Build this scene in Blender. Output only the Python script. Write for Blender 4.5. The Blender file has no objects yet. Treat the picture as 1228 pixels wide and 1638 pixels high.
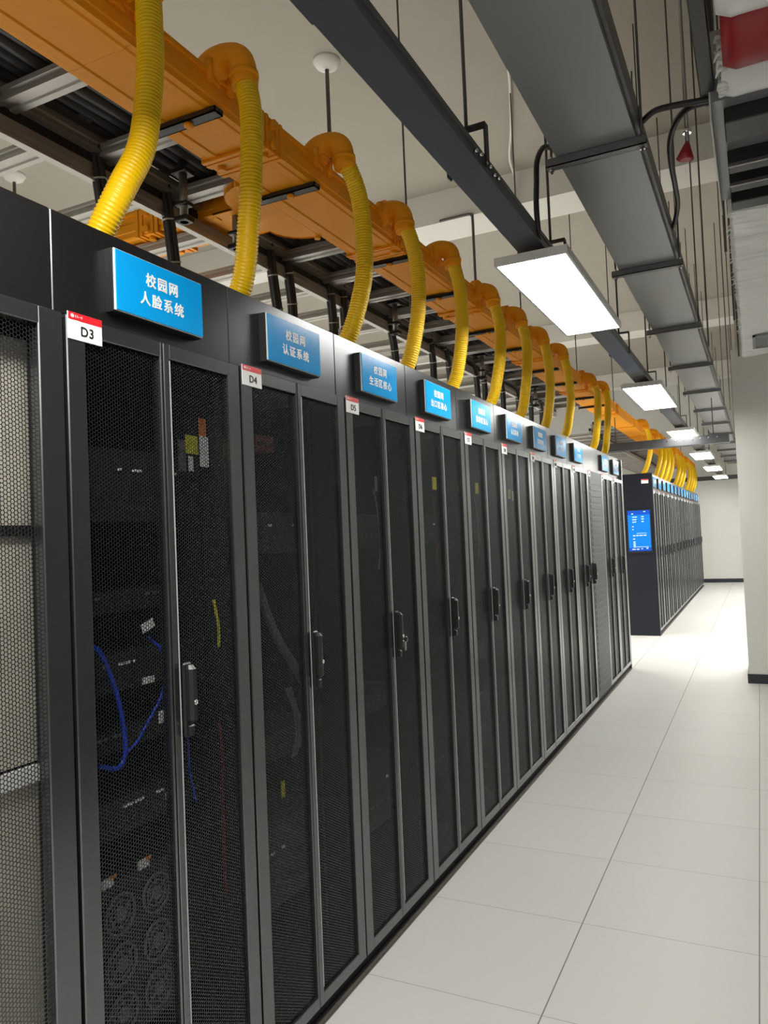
import bpy, math, random
from mathutils import Vector, Matrix, noise

# ------------------------------------------------------------------ scene, camera, light
random.seed(7)
scene = bpy.context.scene
COL = scene.collection
scene.view_settings.view_transform = 'Standard'
scene.view_settings.look = 'None'
scene.view_settings.exposure = 0.0
scene.view_settings.gamma = 1.0
scene.view_settings.use_curve_mapping = False

PANEL_STRENGTH = 23.0        # ceiling panel radiance
FILL_POWER = 95.0           # unseen lamps added left and right for bounce and reflections
CAM = Vector((1.2788, -1.1297, 1.4839))
YAW, PITCH, ROLL = .4565, .0337, -.0423
FPX = 1219.9

cy, sy, cp, sp = math.cos(YAW), math.sin(YAW), math.cos(PITCH), math.sin(PITCH)
fwd = Vector((-sy * cp, cy * cp, sp))
rgt = Vector((cy, sy, 0))
upv = rgt.cross(fwd)
c_, s_ = math.cos(ROLL), math.sin(ROLL)
r2, u2 = c_ * rgt + s_ * upv, -s_ * rgt + c_ * upv
cam_data = bpy.data.cameras.new('camera')
cam_data.sensor_fit = 'VERTICAL'
cam_data.sensor_height = 36.0
cam_data.lens = FPX / 1638 * 36.0
cam_data.clip_start = .02
cam = bpy.data.objects.new('camera', cam_data)
COL.objects.link(cam)
cam.matrix_world = Matrix(((r2.x, u2.x, -fwd.x, CAM.x), (r2.y, u2.y, -fwd.y, CAM.y),
                           (r2.z, u2.z, -fwd.z, CAM.z), (0, 0, 0, 1)))
scene.camera = cam

world = bpy.data.worlds.new('world')
scene.world = world
world.use_nodes = True
world.node_tree.nodes['Background'].inputs[0].default_value = (.9, .95, 1, 1)
world.node_tree.nodes['Background'].inputs[1].default_value = .05


def unseen_lamp(x, y, power):
    l = bpy.data.lights.new('unseen_lamp', 'AREA')
    l.shape = 'RECTANGLE'
    l.size, l.size_y = .3, 1.2
    l.energy = power
    l.color = (1, .985, .94)
    o = bpy.data.objects.new('unseen_lamp', l)
    COL.objects.link(o)
    o.location = (x, y, 2.55)


# added fill lamps left and right, and this aisle's two panels behind the camera
for yy in (-.1, 3.0, 6.1, 9.3, 12.4, 15.5):
    unseen_lamp(-3.0, yy, FILL_POWER * 1.7)
for yy in (-2.5, 9.0, 12.5, 16.0):
    unseen_lamp(1.75, yy, FILL_POWER * (.4 if yy < 0 else .65))
unseen_lamp(.525, -3.9, 48)
unseen_lamp(.525, -.75, 48)


# ------------------------------------------------------------------ materials
def mat(name, col, rough=.5, metal=0.0, spec=.5, noise_amt=0.0, noise_scale=20.0, emit=None, strength=0.0, bump=0.0, coat=0.0):
    m = bpy.data.materials.new(name)
    m.use_nodes = True
    nt = m.node_tree
    b = nt.nodes['Principled BSDF']
    b.inputs['Base Color'].default_value = (*col, 1)
    b.inputs['Roughness'].default_value = rough
    b.inputs['Metallic'].default_value = metal
    b.inputs['Specular IOR Level'].default_value = spec
    b.inputs['Coat Weight'].default_value = coat
    if emit:
        b.inputs['Emission Color'].default_value = (*emit, 1)
        b.inputs['Emission Strength'].default_value = strength
    if noise_amt or bump:
        tc = nt.nodes.new('ShaderNodeTexCoord')
        n = nt.nodes.new('ShaderNodeTexNoise')
        n.inputs['Scale'].default_value = noise_scale
        n.inputs['Detail'].default_value = 5
        nt.links.new(tc.outputs['Object'], n.inputs['Vector'])
        if noise_amt:
            mx = nt.nodes.new('ShaderNodeMix')
            mx.data_type = 'RGBA'
            mx.inputs['A'].default_value = (*[c * (1 - noise_amt) for c in col], 1)
            mx.inputs['B'].default_value = (*[min(1, c * (1 + noise_amt)) for c in col], 1)
            nt.links.new(n.outputs['Fac'], mx.inputs['Factor'])
            nt.links.new(mx.outputs['Result'], b.inputs['Base Color'])
        if bump:
            bp = nt.nodes.new('ShaderNodeBump')
            bp.inputs['Strength'].default_value = bump
            bp.inputs['Distance'].default_value = .01
            nt.links.new(n.outputs['Fac'], bp.inputs['Height'])
            nt.links.new(bp.outputs['Normal'], b.inputs['Normal'])
    return m


def floor_material():
    m = bpy.data.materials.new('raised_floor_tiles')
    m.use_nodes = True
    nt = m.node_tree
    N, L = nt.nodes, nt.links
    b = N['Principled BSDF']
    tc = N.new('ShaderNodeTexCoord')
    sep = N.new('ShaderNodeSeparateXYZ')
    L.new(tc.outputs['Object'], sep.inputs[0])

    def M(op, a, bb=None):
        n = N.new('ShaderNodeMath')
        n.operation = op
        for k, v in enumerate((a, bb)):
            if v is None:
                continue
            if isinstance(v, (int, float)):
                n.inputs[k].default_value = v
            else:
                L.new(v, n.inputs[k])
        return n.outputs[0]
    lines, ids = [], []
    for ax, w in ((0, .0022), (1, .0016)):
        t = M('DIVIDE', sep.outputs[ax], .6)
        fr = M('FRACT', t)
        d = M('ABSOLUTE', M('SUBTRACT', fr, .5))
        lines.append(M('GREATER_THAN', d, .5 - w / .6))
        ids.append(M('FLOOR', t))
    jx = M('MULTIPLY', lines[0], .72)
    jy = M('MULTIPLY', lines[1], .42)
    joint = M('MAXIMUM', jx, jy)
    cid = N.new('ShaderNodeCombineXYZ')
    L.new(ids[0], cid.inputs[0])
    L.new(ids[1], cid.inputs[1])
    wn = N.new('ShaderNodeTexWhiteNoise')
    L.new(cid.outputs[0], wn.inputs['Vector'])
    nz = N.new('ShaderNodeTexNoise')
    nz.inputs['Scale'].default_value = 220
    nz.inputs['Detail'].default_value = 3
    L.new(tc.outputs['Object'], nz.inputs['Vector'])
    v = M('ADD', M('MULTIPLY', wn.outputs['Value'], .03), M('MULTIPLY', nz.outputs['Fac'], .06))
    v = M('ADD', v, .92)
    v = M('MULTIPLY', v, M('SUBTRACT', 1.0, joint))
    sc = N.new('ShaderNodeVectorMath')
    sc.operation = 'SCALE'
    sc.inputs[0].default_value = (.68, .677, .64)
    L.new(v, sc.inputs['Scale'])
    L.new(sc.outputs[0], b.inputs['Base Color'])
    b.inputs['Roughness'].default_value = .42
    b.inputs['Specular IOR Level'].default_value = .4
    return m


MAT = dict(
    rack=mat('rack_black_steel', (.17, .18, .186), .26, metal=.92, noise_amt=.08, noise_scale=40),
    header=mat('header_black_steel', (.085, .088, .092), .28, metal=.92),
    mesh=mat('perforated_black_steel', (.11, .12, .13), .26, metal=.9),
    inner=mat('cabinet_inside_black', (.008, .008, .009), .6),
    handle=mat('black_plastic', (.014, .014, .015), .35),
    chrome=mat('chrome', (.8, .8, .8), .2, 1),
    strip=mat('painted_edge_glint', (.50, .51, .51), .4),
    plinth=mat('plinth_black', (.006, .008, .016), .6, spec=.25),
    base=mat('plinth_trim_brown', (.10, .085, .075), .5),
    blue=mat('sign_blue_acrylic', (.003, .36, .84), .16, spec=.3),
    white=mat('white_print', (.92, .92, .90), .5),
    wedge=mat('white_acrylic_edge', (.85, .86, .80), .3),
    black=mat('black_backing', (.006, .006, .007), .4),
    red=mat('red_print', (.72, .012, .02), .4),
    ink=mat('black_ink', (.01, .01, .01), .5),
    orange=mat('orange_raceway_plastic', (1.0, .37, .008), .5, spec=.25, noise_amt=.03),
    yellow=mat('yellow_hose_plastic', (1.0, .61, .002), .36),
    alu=mat('aluminium_profile', (.44, .415, .385), .38, .35, noise_amt=.1),
    strut2=mat('grey_channel', (.17, .175, .185), .36, .3),
    strut=mat('black_channel', (.02, .02, .022), .4),
    steel=mat('zinc_rod', (.32, .31, .30), .4, .8),
    rod=mat('dark_threaded_rod', (.11, .10, .095), .45, .3),
    tray=mat('grey_painted_tray', (.075, .078, .085), .36),
    tray2=mat('grey_wide_tray', (.27, .275, .28), .34, .2),
    cable=mat('grey_cable', (.05, .05, .052), .5, noise_amt=.3, noise_scale=60),
    dcable=mat('black_cable', (.012, .012, .014), .4),
    tie=mat('white_cable_tie', (.6, .6, .58), .5),
    bcable=mat('blue_patch_cable', (.01, .06, .75), .4),
    wall=mat('wall_paint', (.80, .795, .755), .7),
    dwall=mat('dark_reflected_wall', (.06, .06, .06), .6),  # unseen near stretch of wall, darkened so the near racks reflect dark
    ceil=mat('ceiling_paint', (.36, .33, .28), .8, noise_amt=.05, noise_scale=1.5),
    beam=mat('beam_paint', (.70, .68, .64), .8),
    skirt=mat('skirting_black', (.018, .024, .036), .4),
    wrap=mat('white_wrap_film', (.90, .90, .87), .35, bump=.5, noise_scale=9, coat=.2),
    redpipe=mat('red_wrap', (.34, .012, .014), .4),
    louvre=mat('dark_louvre', (.02, .02, .021), .4),
    pale=mat('pale_blanking_board', (.60, .56, .47), .6, noise_amt=.22, noise_scale=7),
    lampbody=mat('lamp_white_body', (.80, .80, .79), .4),
    lamp=mat('lamp_diffuser', (.9, .9, .88), .5, emit=(1, .985, .93), strength=PANEL_STRENGTH),
    screen=mat('screen_blue', (.0, .05, .2), .3, emit=(.0, .25, .95), strength=.85),
    screen_dk=mat('screen_dark_blue', (.0, .02, .1), .3, emit=(.002, .08, .62), strength=.9),
    ui=mat('screen_white', (.5, .5, .5), .3, emit=(.55, .9, 1), strength=.85),
    cool=mat('cooling_unit_grey', (.06, .07, .078), .45, .2, spec=.3),
    yl=mat('yellow_label', (.72, .66, .03), .5),
    ol=mat('orange_label', (.78, .24, .05), .5),
    dred=mat('dark_red', (.16, .01, .014), .5),
    chas=mat('server_chassis', (.008, .0085, .009), .5),
    fan=mat('fan_grille_grey', (.16, .16, .16), .5, .2),
    green=mat('green_led_board', (.12, .28, .05), .4),
)


# ------------------------------------------------------------------ mesh building
class MB:
    def __init__(s):
        s.v, s.f, s.smooth = [], [], []

    def add(s, vs, fs, smooth=False):
        n = len(s.v)
        s.v += [tuple(p) for p in vs]
        s.f += [tuple(i + n for i in f) for f in fs]
        s.smooth += [smooth] * len(fs)
        return s

    def box(s, x0, x1, y0, y1, z0, z1, c=0.0):
        if c <= 0:
            vs = [(x, y, z) for z in (z0, z1) for y in (y0, y1) for x in (x0, x1)]
            return s.add(vs, [(0, 2, 3, 1), (4, 5, 7, 6), (0, 1, 5, 4), (1, 3, 7, 5), (3, 2, 6, 7), (2, 0, 4, 6)])
        # chamfered box
        import itertools
        idx, vs = {}, []
        for sx, sy_, sz in itertools.product((0, 1), repeat=3):
            X, Y, Z = (x0, x1)[sx], (y0, y1)[sy_], (z0, z1)[sz]
            dx, dy, dz = (c, -c)[sx], (c, -c)[sy_], (c, -c)[sz]
            for a, p in enumerate(((X, Y + dy, Z + dz), (X + dx, Y, Z + dz), (X + dx, Y + dy, Z))):
                idx[(sx, sy_, sz, a)] = len(vs)
                vs.append(p)
        fs = []
        q = [(0, 0), (1, 0), (1, 1), (0, 1)]
        for a in range(3):
            o = [k for k in range(3) if k != a]
            for sgn in (0, 1):
                f = []
                for u, w in q:
                    t = [0, 0, 0]
                    t[a], t[o[0]], t[o[1]] = sgn, u, w
                    f.append(idx[(*t, a)])
                fs.append(f)
        for a in range(3):
            o = [k for k in range(3) if k != a]
            for u, w in q:
                f = []
                for sgn in (0, 1):
                    t = [0, 0, 0]
                    t[a], t[o[0]], t[o[1]] = sgn, u, w
                    pr = [idx[(*t, o[0])], idx[(*t, o[1])]]
                    f += pr if sgn == 0 else pr[::-1]
                fs.append(f)
        for t in itertools.product((0, 1), repeat=3):
            fs.append([idx[(*t, 0)], idx[(*t, 1)], idx[(*t, 2)]])
        n = len(s.v)
        ctr = Vector(((x0 + x1) / 2, (y0 + y1) / 2, (z0 + z1) / 2))
        for f in fs:
            a_, b_, d_ = Vector(vs[f[0]]), Vector(vs[f[1]]), Vector(vs[f[2]])
            if (b_ - a_).cross(d_ - a_).dot(a_ - ctr) < 0:
                f.reverse()
        return s.add(vs, fs)

    def prism(s, prof, y0, y1, axis='y'):
        """closed profile of (x, z) swept along y (or (y, z) along x)"""
        n = len(prof)
        mk = (lambda a, b, t: (a, t, b)) if axis == 'y' else (lambda a, b, t: (t, a, b))
        vs = [mk(a, b, y0) for a, b in prof] + [mk(a, b, y1) for a, b in prof]
        fs = [(i, (i + 1) % n, n + (i + 1) % n, n + i) for i in range(n)]
        fs += [tuple(range(n))[::-1], tuple(range(n, 2 * n))]
        return s.add(vs, fs)

    def tube(s, path, r, n=10, smooth=True, cap=True):
        P = [Vector(p) for p in path]
        rr = r if isinstance(r, (list, tuple)) else [r] * len(P)
        t0 = (P[1] - P[0]).normalized()
        a = Vector((0, 0, 1)) if abs(t0.z) < .9 else Vector((1, 0, 0))
        nx = t0.cross(a).normalized()
        vs, fs = [], []
        for i, p in enumerate(P):
            t = (P[min(i + 1, len(P) - 1)] - P[max(i - 1, 0)]).normalized()
            nx = (nx - nx.dot(t) * t).normalized()
            by = t.cross(nx)
            for k in range(n):
                an = 2 * math.pi * k / n
                vs.append(p + rr[i] * (math.cos(an) * nx + math.sin(an) * by))
        for i in range(len(P) - 1):
            for k in range(n):
                fs.append((i * n + k, i * n + (k + 1) % n, (i + 1) * n + (k + 1) % n, (i + 1) * n + k))
        s.add(vs, fs, smooth)
        if cap:
            m = len(s.v) - len(vs)
            s.f += [tuple(m + k for k in range(n))[::-1], tuple(m + (len(P) - 1) * n + k for k in range(n))]
            s.smooth += [False, False]
        return s

    def ring(s, c, axis, R, r, n=20, m=6):
        ax = Vector(axis).normalized()
        a = ax.orthogonal().normalized()
        b = ax.cross(a)
        vs, fs = [], []
        for i in range(n):
            d = math.cos(2 * math.pi * i / n) * a + math.sin(2 * math.pi * i / n) * b
            for k in range(m):
                t = 2 * math.pi * k / m
                vs.append(Vector(c) + d * (R + r * math.cos(t)) + ax * r * math.sin(t))
        for i in range(n):
            for k in range(m):
                fs.append((i * m + k, ((i + 1) % n) * m + k, ((i + 1) % n) * m + (k + 1) % m, i * m + (k + 1) % m))
        return s.add(vs, fs, True)

    def mesh(s, name):
        me = bpy.data.meshes.new(name)
        me.from_pydata(s.v, [], s.f)
        me.polygons.foreach_set('use_smooth', s.smooth)
        me.update()
        return me

    def build(s, name, m, parent=None):
        return link(name, s.mesh(name), m, parent)


def link(name, me, m, parent=None):
    if m is not None and not me.materials:
        me.materials.append(m)
    o = bpy.data.objects.new(name, me)
    COL.objects.link(o)
    o.parent = parent
    return o


def tag(o, label, cat, group=None):
    o['label'] = label
    o['category'] = cat
    if group:
        o['group'] = group
    return o


def thing(name, loc, label, cat, group=None):
    o = bpy.data.objects.new(name, None)
    o.empty_display_size = .1
    COL.objects.link(o)
    o.location = loc
    return tag(o, label, cat, group)


def struct(name, mb, m):
    o = mb.build(name, m)
    o['kind'] = 'structure'
    return o


KIDS = {}


def kids(o):
    return [c for c in COL.objects if c.parent == o]


def copy_tree(o, parent=None):
    c = o.copy()
    COL.objects.link(c)
    c.parent = parent
    for ch in kids(o):
        copy_tree(ch, c)
    return c


def smooth_path(pts, per=8):
    P = [Vector(p) for p in pts]
    P = [2 * P[0] - P[1]] + P + [2 * P[-1] - P[-2]]
    out = []
    for i in range(1, len(P) - 2):
        for k in range(per):
            t = k / per
            a, b, c, d = P[i - 1], P[i], P[i + 1], P[i + 2]
            out.append(.5 * ((2 * b) + (c - a) * t + (2 * a - 5 * b + 4 * c - d) * t * t + (3 * b - a - 3 * c + d) * t ** 3))
    out.append(P[-2])
    return out


def resample(path, step):
    out, acc = [path[0]], 0.0
    for a, b in zip(path, path[1:]):
        d = (b - a).length
        while acc + d >= step:
            t = (step - acc) / d
            a = a + (b - a) * t
            out.append(a)
            d = (b - a).length
            acc = 0
        acc += d
    return out


TEXTS = {}


def text_mesh(s, size, bold=0.0, spacing=1.0, depth=.0006):
    key = (s, size, bold, spacing)
    if key not in TEXTS:
        cu = bpy.data.curves.new('lettering', 'FONT')
        cu.body = s
        cu.size = size
        cu.align_x = 'CENTER'
        cu.align_y = 'CENTER'
        cu.space_character = spacing
        cu.offset = bold
        cu.extrude = depth
        cu.resolution_u = 3
        o = bpy.data.objects.new('lettering', cu)
        COL.objects.link(o)
        bpy.context.view_layer.update()
        dg = bpy.context.evaluated_depsgraph_get()
        me = bpy.data.meshes.new_from_object(o.evaluated_get(dg))
        bpy.data.objects.remove(o)
        me.materials.clear()
        TEXTS[key] = me
    return TEXTS[key]


def text_into(mb, s, size, origin, right, up, fat=0.0, **kw):
    me = text_mesh(s, size, **kw)
    r, u = Vector(right), Vector(up)
    w = r.cross(u)
    xs = [v.co.x for v in me.vertices]
    ys = [v.co.y for v in me.vertices]
    if not xs:
        return mb
    cx, cyy = (min(xs) + max(xs)) / 2, (min(ys) + max(ys)) / 2
    for q, (du, dv) in enumerate(((0, 0),) if not fat else ((-fat, 0), (fat, 0), (0, -fat), (0, fat))):
        vs = [Vector(origin) + r * (v.co.x - cx + du) + u * (v.co.y - cyy + dv) + w * (v.co.z + q * .00012) for v in me.vertices]
        mb.add(vs, [tuple(p.vertices) for p in me.polygons])
    return mb


ORD = ['first', 'second', 'third', 'fourth', 'fifth', 'sixth', 'seventh', 'eighth', 'ninth', 'tenth', 'eleventh', 'twelfth',
       'thirteenth', 'fourteenth', 'fifteenth', 'sixteenth', 'seventeenth', 'eighteenth', 'nineteenth', 'twentieth']

# ------------------------------------------------------------------ room
CEIL = 5.3
struct('floor', MB().box(-7, 2.3, -6, 20.0, -.1, 0), floor_material())
struct('ceiling', MB().box(-7, 2.3, -6, 20.0, CEIL, CEIL + .1), MAT['ceil'])
struct('wall_far', MB().box(-7, 2.3, 19.9, 20.0, 0, CEIL), MAT['wall'])
struct('wall_left', MB().box(-7.1, -7, -6, 20.0, 0, CEIL), MAT['wall'])
struct('wall_right', MB().box(2.2, 2.3, 2.9, 20.0, 0, CEIL), MAT['wall'])
struct('wall_right', MB().box(2.2, 2.3, -6, 2.9, 0, 2.75), MAT['dwall'])
struct('wall_right', MB().box(2.2, 2.3, -6, 2.9, 2.75, CEIL), MAT['wall'])
struct('wall_near', MB().box(-7, 2.3, -6.1, -6, 0, CEIL), MAT['wall'])
struct('baseboard_far', MB().box(-2.5, 2.2, 19.885, 19.9, 0, .095), MAT['skirt'])
struct('pillar', MB().box(1.117, 2.199, 6.7, 7.5, 0, 3.1), MAT['wall'])
struct('pillar_upper_core', MB().box(1.16, 2.199, 6.74, 7.46, 3.1, 4.95), MAT['beam'])
struct('baseboard_pillar', MB().box(1.105, 2.198, 6.688, 7.51, 0, .085), MAT['skirt'])
for yb in (6.7, 12.9, 18.3):
    struct('ceiling_beam', MB().box(-7, 2.3, yb, yb + .55, 4.95, CEIL), MAT['beam'])


# ------------------------------------------------------------------ rack parts
def hex_sheet(w, h, pitch=.00866, hole=.84, t=.0012):
    """perforated steel sheet w (y) by h (z) in the plane x = 0, hexagonal holes, t thick"""
    R = pitch / math.sqrt(3)
    r = R * hole
    cols, rows = int(w / (1.5 * R)), int(h / pitch)
    oy, oz = (w - (cols - 1) * 1.5 * R) / 2, (h - (rows - .5) * pitch) / 2
    idx, vs, fs = {}, [], []

    def V(x, y, z):
        k = (round(x * 1e5), round(y * 2e4), round(z * 2e4))
        if k not in idx:
            idx[k] = len(vs)
            vs.append((x, y, z))
        return idx[k]
    cs = [(math.cos(math.pi / 3 * k), math.sin(math.pi / 3 * k)) for k in range(6)]
    for i in range(cols):
        for j in range(rows):
            y, z = oy + i * 1.5 * R, oz + (j + (.5 if i % 2 else 0)) * pitch
            out = [V(0, y + R * a, z + R * b) for a, b in cs]
            inn = []
            for a, b in cs:
                vs.append((0, y + r * a, z + r * b))
                inn.append(len(vs) - 1)
            bk = []
            for a, b in cs:
                vs.append((-t, y + r * a, z + r * b))
                bk.append(len(vs) - 1)
            for k in range(6):
                l = (k + 1) % 6
                fs.append((out[k], out[l], inn[l], inn[k]))
                fs.append((inn[k], inn[l], bk[l], bk[k]))
    me = bpy.data.meshes.new('perforated_sheet')
    me.from_pydata(vs, [], fs)
    me.update()
    me.materials.append(MAT['mesh'])
    return me


PERF_Z0, PERF_Z1, PERF_W = .093, 1.945, .232
HEX = hex_sheet(PERF_W + .004, PERF_Z1 - PERF_Z0 + .004)
DOOR_T = 1.982          # door top
HEAD_B, HEAD_T = 1.992, 2.213
DEPTH = 1.1


def leaf_frame(y0, y1, p0, p1):
    m = MB()
    xb, xf, c = -.028, 0.0, .0022
    m.box(xb, xf, y0, p0, .056, DOOR_T, c)
    m.box(xb, xf, p1, y1, .056, DOOR_T, c)
    m.box(xb, xf - .0002, p0 - c, p1 + c, .056, PERF_Z0, c)
    m.box(xb, xf - .0002, p0 - c, p1 + c, PERF_Z1, DOOR_T, c)
    return m


def handle_parts(door, y, mirror=1):
    h = MB()
    h.box(0, .010, y - .015, y + .015, 1.02, 1.20, .004)
    grip = [(-.0115, .012), (.0115, .012), (.0115, .022), (.006, .030), (-.006, .030), (-.0115, .022)]
    m = 1.05
    vs, fs = [], []
    zs = [1.055, 1.062, 1.185, 1.195]
    sc = [.55, 1, 1, .6]
    for z, k in zip(zs, sc):
        vs += [(.010 + (a[1] - .010) * k, y + a[0] * k, z) for a in grip]
    n = len(grip)
    for i in range(3):
        for k in range(n):
            fs.append((i * n + k, i * n + (k + 1) % n, (i + 1) * n + (k + 1) % n, (i + 1) * n + k))
    fs += [tuple(range(n))[::-1], tuple(range(3 * n, 4 * n))]
    h.add(vs, fs)
    h.box(.008, .020, y - .010, y + .010, 1.024, 1.05, .003)
    ho = h.build('handle', MAT['handle'], door)
    lk = MB().tube([(.029, y, 1.105), (.0325, y, 1.105)], .0055, 12)
    lk.ring((.0325, y, 1.105), (1, 0, 0), .0055, .0012, 12, 5)
    lk.build('lock', MAT['chrome'], door)
    return ho


def shell(m, w=.6):
    m.box(-DEPTH, -.034, .001, .012, .05, 1.985)
    m.box(-DEPTH, -.034, w - .012, w - .001, .05, 1.985)
    m.box(-DEPTH, -.034, .012, w - .012, 1.97, 1.985)
    m.box(-DEPTH, -.034, .012, w - .012, .05, .07)
    m.box(-DEPTH, -DEPTH + .01, .012, w - .012, .07, 1.97)
    m.box(-.06, -.034, .012, .045, .07, 1.97)
    m.box(-.06, -.034, w - .045, w - .012, .07, 1.97)
    return m


def header_parts(root, w=.6):
    hd = MB().box(-.058, -.035, .0012, w - .0012, HEAD_B, HEAD_T, .002)
    hd.box(-.30, -.058, .004, w - .004, HEAD_B, HEAD_B + .012)
    hd.build('header_panel', MAT['header'], root)
    pl = MB().box(-DEPTH, -.022, .001, w - .001, .010, .05)
    pl.build('plinth', MAT['plinth'], root)
    MB().box(-.20, -.001, 0, w, 0, .010).build('plinth_trim', MAT['base'], root)


def make_rack():
    root = thing('server_rack', (0, 0, 0), '', 'server rack')
    shell(MB()).build('cabinet_frame', MAT['inner'], root)
    r = MB()
    for yy in (.060, .520):
        r.box(-.14, -.11, yy, yy + .02, .07, 1.97)
    r.build('mounting_rails', MAT['chas'], root)
    header_parts(root)
    dl = leaf_frame(.005, .2905, .055, .283).build('door', MAT['rack'], root)
    dr = leaf_frame(.2945, .5955, .317, .546).build('door', MAT['rack'], root)
    for d, y in ((dl, .052), (dr, .3135)):
        p = link('perforated_panel', HEX, None, d)
        p.location = (-.010, y, PERF_Z0 - .002)
    MB().box(-.004, .0012, .3135, .3158, .11, 1.94).build('edge_glint', MAT['strip'], dr)  # painted highlight, stands in for hole edges catching the light
    handle_parts(dr, .3335)
    return root


rack0 = make_rack()


def make_cooler():
    root = thing('cooling_unit', (0, 0, 0), '', 'cooling unit')
    shell(MB()).build('cabinet_frame', MAT['inner'], root)
    header_parts(root)
    d = MB()
    d.box(-.028, 0, .005, .5955, .056, DOOR_T, .003)
    for k in range(34):
        z = .12 + k * .053
        d.box(0, .003, .06, .55, z, z + .034, .0012)
    do = d.build('door', MAT['cool'], root)
    handle_parts(do, .035)
    return root


# ------------------------------------------------------------------ near row: racks
ROWG = 'server racks of the near row'
tags_txt = ['D3', 'D4', 'D5', 'D6', 'D7', 'D8', 'D9', 'D10', 'D11', 'D12', 'D13', 'D14']
near = []
for i in range(12):
    y = .6 * i
    if i == 9:
        o = make_cooler()
        tag(o, 'solid grey cooling unit without a sign between the perforated racks', 'cooling unit')
    else:
        o = rack0 if i == 0 else copy_tree(rack0)
        if i <= 3:
            lab = 'black server rack with mesh double doors carrying the %s tag' % tags_txt[i]
        elif i <= 8:
            lab = 'black mesh door server rack, %s along the near row counting from tag D3' % ORD[i]
        elif i == 10:
            lab = 'black mesh door server rack just beyond the solid grey cooling unit'
        else:
            lab = 'black mesh door server rack at the far end of the near row'
        tag(o, lab, 'server rack', ROWG)
    o.location = (0, y, 0)
    near.append(o)

# the rack at the left border (wide single door, pale boards behind the mesh)
rk = thing('server_rack', (0, -.6, 0), 'black server rack at the left picture border with pale boards behind its mesh', 'server rack', ROWG)
shell(MB()).build('cabinet_frame', MAT['inner'], rk)
header_parts(rk)
dd = leaf_frame(.005, .5955, .03, .535).build('door', MAT['rack'], rk)
for k in range(2):
    p = link('perforated_panel', HEX, None, dd)
    p.location = (-.010, .299 - .2355 * k + .004, PERF_Z0 - .002)
bb = MB()
bb.box(-.075, -.07, .03, .585, 1.54, 1.925)
bb.box(-.075, -.07, .03, .585, 1.06, 1.518)
bb.box(-.075, -.07, .03, .585, .08, 1.018)
bb.build('blanking_board', MAT['pale'], rk)
MB().box(-.068, -.06, .03, .585, 1.518, 1.54).build('cable_bar', MAT['chas'], rk)
MB().box(-.066, -.055, .03, .57, 1.022, 1.056).build('shelf_edge', MAT['white'], rk)

tag(MB().box(-DEPTH, -.001, 7.201, 7.24, 0, 2.20, .002).build('side_panel', MAT['rack']),
    'black side panel closing the far end of the near rack row', 'panel')


# ------------------------------------------------------------------ signs and tags
def make_sign(loc, lines, label, group, detailed=True):
    r = thing('rack_sign', loc, label, 'sign', group)
    MB().box(0, .022, 0, .306, 0, .146).build('backing', MAT['black'], r)
    MB().box(.022, .026, .003, .3065, .003, .1465, .0006).build('white_edge', MAT['wedge'], r)
    MB().box(.026, .0285, .006, .305, .0045, .1445, .0005).build('face', MAT['blue'], r)
    if lines:
        t = MB()
        text_into(t, lines[0], .0345, (.0290, .156, .100), (0, 1, 0), (0, 0, 1), fat=.0007, spacing=1.28)
        text_into(t, lines[1], .0345, (.0290, .156, .053), (0, 1, 0), (0, 0, 1), fat=.0007, spacing=1.28)
        t.build('lettering', MAT['white'], r)
    return r


def make_tag(loc, txt, label, group, rot=0):
    r = thing('rack_tag', loc, label, 'tag', group)
    r.rotation_euler = (0, 0, rot)
    MB().box(0, .0022, 0, .093, 0, .058, .0006).build('plate', MAT['white'], r)
    MB().box(.0022, .0028, .0015, .0925, .042, .0575).build('red_band', MAT['red'], r)
    e = MB()
    e.ring((.0029, .012, .050), (1, 0, 0), .0036, .0007, 14, 4)
    e.tube([(.0026, .012, .050), (.0032, .012, .050)], .0018, 8)
    for k, (w, h) in enumerate(((.0036, .0046), (.0032, .0038), (.0042, .0010), (.0036, .0044))):
        yy = .0185 + k * .0055
        e.box(.0028, .0031, yy, yy + w, .050 - h / 2, .050 - h / 2 + .0008)
        if h > .002:
            e.box(.0028, .0031, yy, yy + w, .050 + h / 2 - .0008, .050 + h / 2)
            e.box(.0028, .0031, yy + w / 2 - .0004, yy + w / 2 + .0004, .050 - h / 2, .050 + h / 2)
    e.build('emblem', MAT['white'], r)
    if txt:
        t = MB()
        text_into(t, txt, .029, (.0026, .051, .021), (0, 1, 0), (0, 0, 1), fat=.00025, spacing=1.08)
        t.build('lettering', MAT['ink'], r)
    return r


second = ['人脸系统', '认证系统', '生活区核心', '出口区核心', '教研区核心', '认证系统', '认证系统', '认证系统', '认证系统', None, '认证系统', '认证系统']
sign_words = ['reading face system in Chinese above the D3 rack', 'reading authentication system in Chinese above the D4 rack',
              'reading living area core in Chinese above the D5 rack', 'reading exit area core in Chinese above the D6 rack',
              'reading teaching area core in Chinese, fifth along the row']
for i in range(12):
    y = .6 * i
    if second[i]:
        if i < 5:
            lab = 'blue sign ' + sign_words[i]
        elif i < 9:
            lab = 'blue sign with white Chinese lettering, %s along the near row' % ORD[i]
        elif i == 10:
            lab = 'blue sign just beyond the header without any sign'
        else:
            lab = 'last blue sign at the far end of the near row'
        make_sign((-.035, y + .149, 2.026), ('校园网', second[i]), lab, 'blue signs over the near row')
    if i < 4:
        lab = 'white and red tag reading %s' % tags_txt[i]
    elif i == 9:
        lab = 'white and red tag on the solid grey cooling unit'
    else:
        lab = 'small white and red tag on the %s cabinet of the near row from D3' % ORD[i]
    make_tag((.0006, y + .006, 1.930), tags_txt[i], lab, 'cabinet number tags of the near row')

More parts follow.
